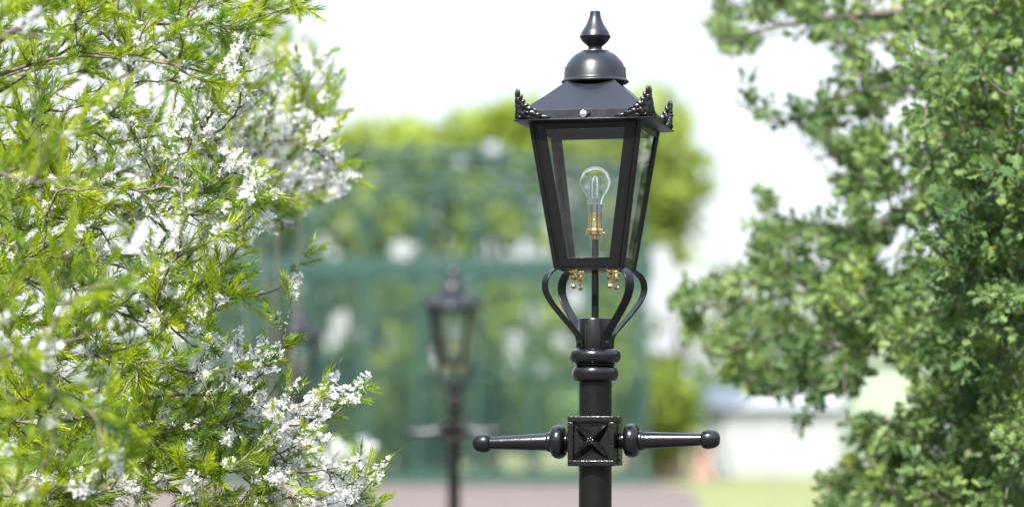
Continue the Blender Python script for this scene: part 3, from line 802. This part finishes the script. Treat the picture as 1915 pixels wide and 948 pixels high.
# ---- background trees and bushes -----------------------------------
CL = [far_clump(26, .42, .16) for _ in range(5)]
CF = [far_clump(4, .10, .13) for _ in range(6)]
CLS = [far_clump(22, .16, .05) for _ in range(5)]
DISCS = [(775,690,9),(816,674,10),(965,690,10),(690,627,9),(920,275,12),(960,492,8),(985,465,7),(770,505,8),(890,515,7),(960,640,6),(1045,640,8),(905,470,8),(860,300,8),(1040,385,8),(1020,700,7),(1000,590,8),(700,340,8),(620,640,8),(1045,745,9),(640,600,7),(750,470,6),(1290,560,16),(1250,520,14),(1265,600,12),(1220,560,12),(1310,610,18),(1230,480,12),(1300,520,16),(1330,680,14),(1240,640,8),(1225,695,9),(730,640,6),(1080,560,8),(560,300,14),(600,450,10)]
def bg_tree(name, label, blobs, D, tint, nper, group='trees beyond the pavilion', spread=1.2, clumps=CF, leafscale=1, trunk=True, cat='tree', mat='far_leaf', discs=True, tw=.16):
    """blobs: (px, py, rx, ry) in photo pixels at depth D"""
    cx = np.mean([b_[0] for b_ in blobs]); q = P(cx, HY, D); root = empty(name, (q[0], D, 0)); pos = []
    for (px, py, rx, ry) in blobs:
        c = P(px, py, D); k = D / F; r = np.array([rx * k, (rx + ry) * .5 * k * spread, ry * k])
        m = int(6.5 * nper * rx * ry / 3000)
        v = rng.normal(0, 1, (m, 3)); v /= np.linalg.norm(v, axis=1, keepdims=True); v *= (rng.random((m, 1)) ** .42)
        v *= 1 + .16 * np.sin(v[:, :1]*5 + px) * np.cos(v[:, 2:]*6 + py)
        pos.append(c + v * r)
    pos = np.vstack(pos); px, py = proj(pos); pos = pos[pos[:, 2] > .15]
    px, py = proj(pos); keep = np.ones(len(pos), bool)
    if discs:
        for a, b_, c in DISCS: keep &= (px-a)**2 + (py-b_)**2 > (c*.9 + (18 if b_ > 450 else 9))**2
    pos = pos[keep]; n = len(pos)
    sc = rng.uniform(.7, 1.2, n) * leafscale
    clump = np.sin(pos[:, 0]*2.1 + pos[:, 2]*1.3) * np.cos(pos[:, 2]*2.4 + pos[:, 0]*.7)
    scatter('crown' if trunk else 'foliage', clumps, rng.integers(0, len(clumps), n), pos, frames(rng.normal(0, 1, (n, 3)), rng.uniform(0, 6, n)), sc, tint + .14*clump + rng.normal(0, .08, n), M[mat], root)
    brs = []
    b0 = np.array([q[0], D, 0]); top = pos[:, 2].max() * .75
    brs.append((curve(np.array([b0, b0 + [.1, .05, top*.4], b0 + [0, 0, top]]), .3), tw, tw*.3))
    for (px_, py_, rx, ry) in blobs:
        e = P(px_, py_, D); s = b0 + [0, 0, min(e[2]*.5, top*.6)]
        brs.append((curve(np.array([s, (s+e)/2 + [0, 0, .1], e]), .3), tw*.45, tw*.1))
    tubes_mesh('trunk' if trunk else 'stems', brs, M['bark3'], root, 7)
    for ch in children(root): ch.location = -np.array(root.location)
    tag(root, label, cat, group); return root
bg_tree('broadleaf_tree', 'yellow-green tree rising left of the lamp above the pavilion roof', [(650,300,70,75),(740,290,85,80),(700,400,110,110),(720,560,110,110)], 60, .88, 26)
bg_tree('broadleaf_tree', 'yellow-green tree whose top shows just left of the lantern', [(830,300,80,75),(880,270,75,70),(965,250,90,75),(1030,290,80,80),(900,420,130,130),(930,600,120,120)], 62, .90, 26)
bg_tree('broadleaf_tree', 'tall tree behind the lantern, its crown showing right of the glass', [(1120,260,110,90),(1210,250,85,95),(1255,350,85,110),(1200,470,90,100),(1150,430,130,110),(1110,600,110,130)], 64, .85, 26)
bg_tree('broadleaf_tree', 'darker green tree behind the pavilion under the first yellow-green tree', [(530,440,110,100),(600,620,110,110),(480,620,110,110),(450,780,110,90),(600,780,110,90)], 59, .35, 22)  # leaf tint set darker than the tall trees
bg_tree('broadleaf_tree', 'low darker green tree behind the pavilion beneath the lantern', [(800,640,110,120),(920,760,120,100),(780,800,120,90)], 58, .45, 22)  # also a darker leaf tint
bg_tree('airy_tree', 'thin airy tree with many sky gaps right of the lamp straps', [(1270,520,70,90),(1230,600,60,100),(1300,600,60,60)], 68, .7, 7)
bg_tree('bush', 'round mid-green bush beside the pavilion below the lamp arm', [(1215,740,75,75),(1260,760,45,55),(1180,700,50,60),(1230,800,70,60)], 57, .82, 40, 'bushes', tw=.06, discs=False)
for i, (x, y, rx, ry, t, lb) in enumerate([(740,720,45,130,.85,'bright tall bush inside the pavilion left of the blurred lamp post'),(1000,730,50,120,.8,'bright bush inside the pavilion right of the blurred lamp post'),(600,820,55,60,.7,'low bright bush at the foot of the pavilion, left end'),(880,640,40,90,.6,'slim green bush inside the pavilion behind the blurred lantern')]):
    bg_tree('bush', lb, [(x, y, rx, ry), (x, min(y + 60, 850), rx, 45)], 55.5, t, 26, 'bushes', trunk=False, cat='bush', tw=.05)
# far wood along the horizon
pos = np.array([[x, rng.uniform(140, 175), abs(rng.normal(0, 2.2)) + .5 + 1.2*math.sin(x*.05)] for x in rng.uniform(-160, 160, 1400)])
n = len(pos)
wood = scatter('distant_wood', CL, rng.integers(0, 5, n), pos, frames(rng.normal(0, 1, (n, 3)), rng.uniform(0, 6, n)), rng.uniform(3, 5, n), .4 + rng.normal(0, .1, n), M['far_leaf'], None)
tag(wood, 'far-off wood low along the horizon', 'wood', kind='stuff')
th = rng.uniform(R(38), R(322), 2600); rr = rng.uniform(30, 38, 2600)
pos = np.stack([np.sin(th) * rr, np.cos(th) * rr, rng.uniform(0, 1, 2600) * (8 + 3*np.sin(th*9) + 2*np.sin(th*23))], 1)
belt = scatter('added_tree_belt', CL, rng.integers(0, 5, 2600), pos, frames(rng.normal(0, 1, (2600, 3)), rng.uniform(0, 6, 2600)), rng.uniform(2, 3.4, 2600), .4 + rng.normal(0, .12, 2600), M['far_leaf'], None)  # unseen ring of trees added to give the black lamp dark reflections
tag(belt, 'added belt of trees, unseen behind the viewer, to darken the lamp reflections', 'trees', kind='stuff')
# blurred blossom shrub behind the left one
def blossom_bush(name, label, blobs, D, nper, fl_frac, group='white blossom bushes behind'):
    cx = np.mean([b_[0] for b_ in blobs]); q = P(cx, HY, D); root = empty(name, (q[0], D, 0)); pos = []; k = D / F
    for (px, py, rx, ry) in blobs:
        c = P(px, py, D); m = int(nper * rx * ry / 3000)
        v = rng.normal(0, 1, (m, 3)); v /= np.linalg.norm(v, axis=1, keepdims=True); v *= rng.random((m, 1)) ** .45
        pos.append(c + v * np.array([rx*k, rx*k*1.1, ry*k]))
    pos = np.vstack(pos); pos = pos[pos[:, 2] > .05]; n = len(pos); d = rng.normal(0, 1, (n, 3)); d[:, 2] += .6
    f = rng.random(n) < fl_frac; fr = frames(d, rng.uniform(0, 6, n))
    scatter('foliage', NEED, rng.integers(0, len(NEED), n)[~f], pos[~f], fr[~f], rng.uniform(.9, 1.4, (~f).sum()), .6 + rng.normal(0, .12, (~f).sum()), M['needle'], root)
    scatter('blossom', HEADS, rng.integers(0, len(HEADS), n)[f], pos[f], fr[f], rng.uniform(1.6, 2.6, f.sum()), np.zeros(f.sum()), M['petal'], root)
    b0 = np.array([q[0], D, 0]); brs = []
    for (px, py, rx, ry) in blobs:
        e = P(px, py, D); brs.append((curve(np.array([b0, b0*.4 + e*.6 + [.05, 0, .1], e]), .1), .007, .003))
    idx = rng.choice(n, min(n, 160), replace=False)
    E = np.array([P(b_[0], b_[1], D) for b_ in blobs])
    for i in idx:
        e = E[np.argmin(np.linalg.norm(E - pos[i], axis=1))]; brs.append((curve(np.array([e, pos[i]]), .1), .003, .001))
    tubes_mesh('branches', brs, M['bark'], root, 5)
    for ch in children(root): ch.location = -np.array(root.location)
    tag(root, label, 'shrub', group)
blossom_bush('blossoming_bush', 'pale out-of-focus white blossom against the sky behind the left shrub', [(500,60,90,110),(560,160,70,100),(470,260,90,120),(420,380,90,100)], 11.5, 46, .62)
blossom_bush('blossoming_bush', 'low blurred clump of white flowers near the foot of the left shrub', [(640,860,55,42),(680,870,40,30),(590,900,60,50)], 14, 34, .6)

# ================================================================== GREEN PAVILION
def pavilion():
    D = 53.0; k = D / F; x0, x1 = P(360, 0, D)[0], P(1208, 0, D)[0]; z = lambda py: P(0, py, D)[2]
    root = empty('garden_pavilion', ((x0+x1)/2, D, 0)); cx = (x0+x1)/2; W = (x1-x0)
    L = lambda X: X - cx
    depth = 3.0
    xs = np.linspace(x0, x1, 9)
    for yy in (0, depth):
        for X in xs:
            b = MB(); w = .045
            b.box(L(X)-w, L(X)+w, yy-w, yy+w, 0, z(488)); b.box(L(X)-w*1.4, L(X)+w*1.4, yy-w*1.4, yy+w*1.4, 0, .25)
            bevel(b.build('post', M['green_iron'], root), .01)
        for (a, c) in ((482, 510), (884, 903), (700, 706)):
            b = MB(); b.box(L(x0)-.15, L(x1)+.15, yy-.08, yy+.08, z(c), z(a)); b.build('beam', M['green_iron'], root)
        arc = lambda X: z(335) + (z(285) - z(335)) * (1 - ((X - cx) / (W/2)) ** 2)
        b = MB(); b.tube([(L(X), yy, arc(X)) for X in np.linspace(x0, x1, 41)], .07, 8); b.build('top_arch', M['green_iron'], root)
        b = MB(); b.tube([(L(X), yy, arc(X) - .55 - .5*((X - cx)/(W/2))**2) for X in np.linspace(x0, x1, 41)], .05, 8); b.build('lower_arch', M['green_iron'], root)
        # arched ribs
        for i in range(8):
            b = MB(); A0, A1 = xs[i], xs[i+1]; c = (A0+A1)/2; r = (A1-A0)/2
            pts = [(L(c + r*math.cos(t)), yy, z(478) + (z(330)-z(478))*math.sin(t)) for t in np.linspace(0, PI, 17)]
            b.tube(pts, .04, 6); b.build('arch', M['green_iron'], root)
    for yy in (0,):
        for i in range(8):
            b = MB()
            m = 11
            for j in range(1, m):
                X = xs[i] + (xs[i+1]-xs[i])*j/m
                b.box(L(X)-.017, L(X)+.017, yy-.02, yy+.02, z(886), z(510))
            b.build('bar_panel', M['green_iron'], root, smooth=False)
        for i in range(8):
            b = MB()
            for j in range(1, 9):
                X = xs[i] + (xs[i+1]-xs[i])*j/9
                b.box(L(X)-.013, L(X)+.013, yy-.015, yy+.015, z(482), arc(X))
            b.build('trellis_panel', M['green_iron'], root, smooth=False)
    for i in range(14):
        X = x0 + W*i/13; b = MB(); b.tube([(L(X), 0, arc(X)), (L(X), depth/2, arc(X)+.25), (L(X), depth, arc(X))], .05, 6); b.build('roof_rib', M['green_iron'], root)
    tag(root, 'dark green iron pavilion with posts, barred panels and arched ribs', 'pavilion')
pavilion()

# ================================================================== other far things
def picket():
    D = 58.0; x0, x1 = P(1335, 0, D)[0], P(1760, 0, D)[0]; root = empty('picket_fence', ((x0+x1)/2, D, 0)); h = (x1-x0)/2
    b = MB(); n = 42
    for i in range(n):
        X = -h + 2*h*i/(n-1); w = .045
        b.box(X-w, X+w, -.015, .015, .05, 1.0); b.add([(X-w,-.015,1.0),(X+w,-.015,1.0),(X,-.015,1.09),(X-w,.015,1.0),(X+w,.015,1.0),(X,.015,1.09)], [(0,1,2),(5,4,3),(0,2,5,3),(1,4,5,2)])
    b.build('pickets', M['white_paint'], root, smooth=False)
    for zz in (.28, .8):
        b = MB(); b.box(-h, h, .016, .05, zz-.04, zz+.04); b.build('rail', M['white_paint'], root, smooth=False)
    for i in range(5):
        b = MB(); X = -h + 2*h*i/4; b.box(X-.06, X+.06, .051, .17, 0, 1.15); b.build('post', M['white_paint'], root, smooth=False)
    tag(root, 'white picket fence at the far edge of the lawn', 'fence')
picket()
def glasshouse():
    D = 66.0; x0, x1 = P(1345, 0, D)[0], P(1780, 0, D)[0]; root = empty('white_pavilion', ((x0+x1)/2, D, 0)); h = (x1-x0)/2
    b = MB(); b.box(-h, h, 0, 4, 0, 1.5); b.build('wall', M['weathered_white'], root, smooth=False)
    b = MB(); b.add([(-h-.2,-.2,1.51),(h+.2,-.2,1.51),(h+.2,4.2,1.51),(-h-.2,4.2,1.51),(-h-.2,2,2.05),(h+.2,2,2.05)], [(0,1,5,4),(2,3,4,5),(0,4,3),(1,2,5),(0,3,2,1)]); b.build('roof', M['white_paint'], root, smooth=False)
    for i in range(13):
        X = -h + 2*h*(i+.5)/13
        b = MB(); b.box(X-.2, X+.2, -.03, .0, .55, 1.3); f = b.build('window', M['weathered_white'], root, smooth=False)
        b = MB(); b.box(X-.16, X+.16, -.034, -.031, .6, 1.25); b.build('pane', M['grey_roof'], f, smooth=False)
    tag(root, 'long low white building behind the picket fence', 'building')
glasshouse()
def brickwall(pxa, pxb, top, D, label):
    x0, x1 = P(pxa, 0, D)[0], P(pxb, 0, D)[0]; root = empty('brick_wall', ((x0+x1)/2, D, 0)); h = (x1-x0)/2; t = P(0, top, D)[2]
    b = MB(); b.box(-h, h, 0, .23, 0, t); b.build('wall', M['brick'], root, smooth=False)
    b = MB(); b.box(-h-.03, h+.03, -.03, .26, t, t+.06); b.build('coping', M['brick'], root, smooth=False)
    tag(root, label, 'wall', 'low brick walls')
brickwall(1212, 1276, 838, 57, 'low pink brick wall nearest the pavilion corner')
brickwall(1290, 1334, 832, 57, 'low pink brick wall beside the white picket fence')
def shed():
    D = 44; x0, x1 = P(1596, 0, D)[0], P(1735, 0, D)[0]; root = empty('garden_shed', ((x0+x1)/2, D, 0)); h = (x1-x0)/2; t = P(0, 672, D)[2]
    b = MB(); b.box(-h, h, 0, 1.6, 0, t); b.build('wall', M['pale_green'], root, smooth=False)
    b = MB(); b.add([(-h-.1,-.1,t),(h+.1,-.1,t),(h+.1,1.7,t),(-h-.1,1.7,t),(0,-.1,t+.3),(0,1.7,t+.3)], [(0,1,4),(2,3,5),(0,4,5,3),(1,2,5,4),(0,3,2,1)]); b.build('roof', M['pale_green'], root, smooth=False)
    b = MB(); b.box(-.3, .3, -.02, 0, .02, 1.7); b.build('door', M['pale_green'], root, smooth=False)
    tag(root, 'pale green shed glimpsed through the round gap in the right tree', 'shed')
shed()

# ================================================================== GROUND
def sheet(name, pts, mat, z):
    b = MB(); b.add([(x, y, z) for x, y in pts], [tuple(range(len(pts)))]); o = b.build(name, mat, None, smooth=False); tag(o, kind='structure'); return o
sheet('lawn', [(-700, -60), (700, -60), (700, 1300), (-700, 1300)], M['lawn'], 0)
sheet('gravel_path', [(-14, 34), (2.3, 34), (3.0, 47), (2.9, 52.6), (-14, 52.6)], M['gravel'], .004)
sheet('added_driveway', [(-14, -14), (9, -14), (9, 24), (2.3, 33.9), (-14, 33.9)], M['tarmac'], .004)  # unseen grey ground added so the lamp reflects something dark and neutral

# ================================================================== SKY + SUN
SUN_AZ_X, SUN_AZ_Y, SUN_EL = -0.34, -0.80, 49
w = bpy.data.worlds.new('World'); SC.world = w; w.use_nodes = True; nt = w.node_tree
bg = nt.nodes['Background']
sky = nt.nodes.new('ShaderNodeTexSky'); sky.sky_type = 'NISHITA'; sky.sun_disc = False
sky.sun_elevation = R(SUN_EL); sky.sun_rotation = math.atan2(SUN_AZ_X, SUN_AZ_Y)
sky.air_density = 1.0; sky.dust_density = 1.5; sky.ozone_density = 1.0
tc = nt.nodes.new('ShaderNodeTexCoord'); mp = nt.nodes.new('ShaderNodeMapping'); mp.inputs['Scale'].default_value = (1, 1, 2.2); mp.inputs['Location'].default_value = (.3, .7, .1)
nz = nt.nodes.new('ShaderNodeTexNoise'); nz.inputs['Scale'].default_value = 2.6; nz.inputs['Detail'].default_value = 6; nz.inputs['Roughness'].default_value = .55
nt.links.new(tc.outputs['Generated'], mp.inputs[0]); nt.links.new(mp.outputs[0], nz.inputs['Vector'])
cr = ramp(nt, nz.outputs['Fac'], [(.30, (0.3,)*3), (.55, (1, 1, 1))])
nz2 = nt.nodes.new('ShaderNodeTexNoise'); nz2.inputs['Scale'].default_value = 5; nz2.inputs['Detail'].default_value = 4
nt.links.new(mp.outputs[0], nz2.inputs['Vector'])
cc = ramp(nt, nz2.outputs['Fac'], [(.38, (3.25, 3.45, 3.75)), (.64, (4.8, 4.85, 4.95))])
mx = nt.nodes.new('ShaderNodeMix'); mx.data_type = 'RGBA'
sp = nt.nodes.new('ShaderNodeSeparateXYZ'); nt.links.new(tc.outputs['Generated'], sp.inputs[0])
zr = nt.nodes.new('ShaderNodeMapRange'); zr.inputs['From Min'].default_value = .16; zr.inputs['From Max'].default_value = .7; zr.inputs['To Min'].default_value = 1.0; zr.inputs['To Max'].default_value = 1.9
nt.links.new(sp.outputs['Z'], zr.inputs['Value'])
zc = ramp(nt, zr.outputs[0], [(0.0, (1, 1, 1)), (1.0, (.80, .93, 1.18))])
zf = nt.nodes.new('ShaderNodeMapRange'); zf.inputs['From Min'].default_value = .16; zf.inputs['From Max'].default_value = .7; nt.links.new(sp.outputs['Z'], zf.inputs['Value']); nt.links.new(zf.outputs[0], zc.inputs['Fac'])
tn = nt.nodes.new('ShaderNodeVectorMath'); tn.operation = 'MULTIPLY'; nt.links.new(cc.outputs[0], tn.inputs[0]); nt.links.new(zc.outputs[0], tn.inputs[1])
sc_ = nt.nodes.new('ShaderNodeVectorMath'); sc_.operation = 'SCALE'; nt.links.new(tn.outputs[0], sc_.inputs[0]); nt.links.new(zr.outputs[0], sc_.inputs['Scale'])
nt.links.new(cr.outputs[0], mx.inputs['Factor']); nt.links.new(sky.outputs[0], mx.inputs[6]); nt.links.new(sc_.outputs[0], mx.inputs[7])
nt.links.new(mx.outputs[2], bg.inputs['Color']); bg.inputs['Strength'].default_value = 0.10
sun = bpy.data.lights.new('sun', 'SUN'); sun.energy = 4.6; sun.angle = R(.5); sun.color = (1, .955, .88)
so = bpy.data.objects.new('sun', sun); COL.objects.link(so)
import mathutils
v = mathutils.Vector((SUN_AZ_X, SUN_AZ_Y, 0)).normalized() * math.cos(R(SUN_EL)); v.z = math.sin(R(SUN_EL))
so.rotation_euler = v.to_track_quat('Z', 'Y').to_euler(); so.location = (-5, -5, 12)

# ================================================================== CAMERA
cam = bpy.data.cameras.new('camera'); co = bpy.data.objects.new('camera', cam); COL.objects.link(co); SC.camera = co
co.location = (0, 0, CH); co.rotation_euler = (R(90), 0, 0)
cam.lens = 100; cam.sensor_width = 36; cam.shift_y = (HY - 474) / 1915; cam.clip_start = .1; cam.clip_end = 3000
cam.dof.use_dof = True; cam.dof.focus_distance = D0 - .05; cam.dof.aperture_fstop = 1.95; cam.dof.aperture_blades = 0
SC.view_settings.view_transform = 'Standard'; SC.view_settings.look = 'None'; SC.view_settings.gamma = 1
SC.view_settings.exposure = 1.48
SC.cycles.use_denoising = True
SC.cycles.max_bounces = 10; SC.cycles.diffuse_bounces = 6; SC.cycles.glossy_bounces = 4; SC.cycles.transmission_bounces = 10; SC.cycles.transparent_max_bounces = 16
SC.cycles.sample_clamp_indirect = 6; SC.cycles.caustics_refractive = False; SC.cycles.caustics_reflective = False
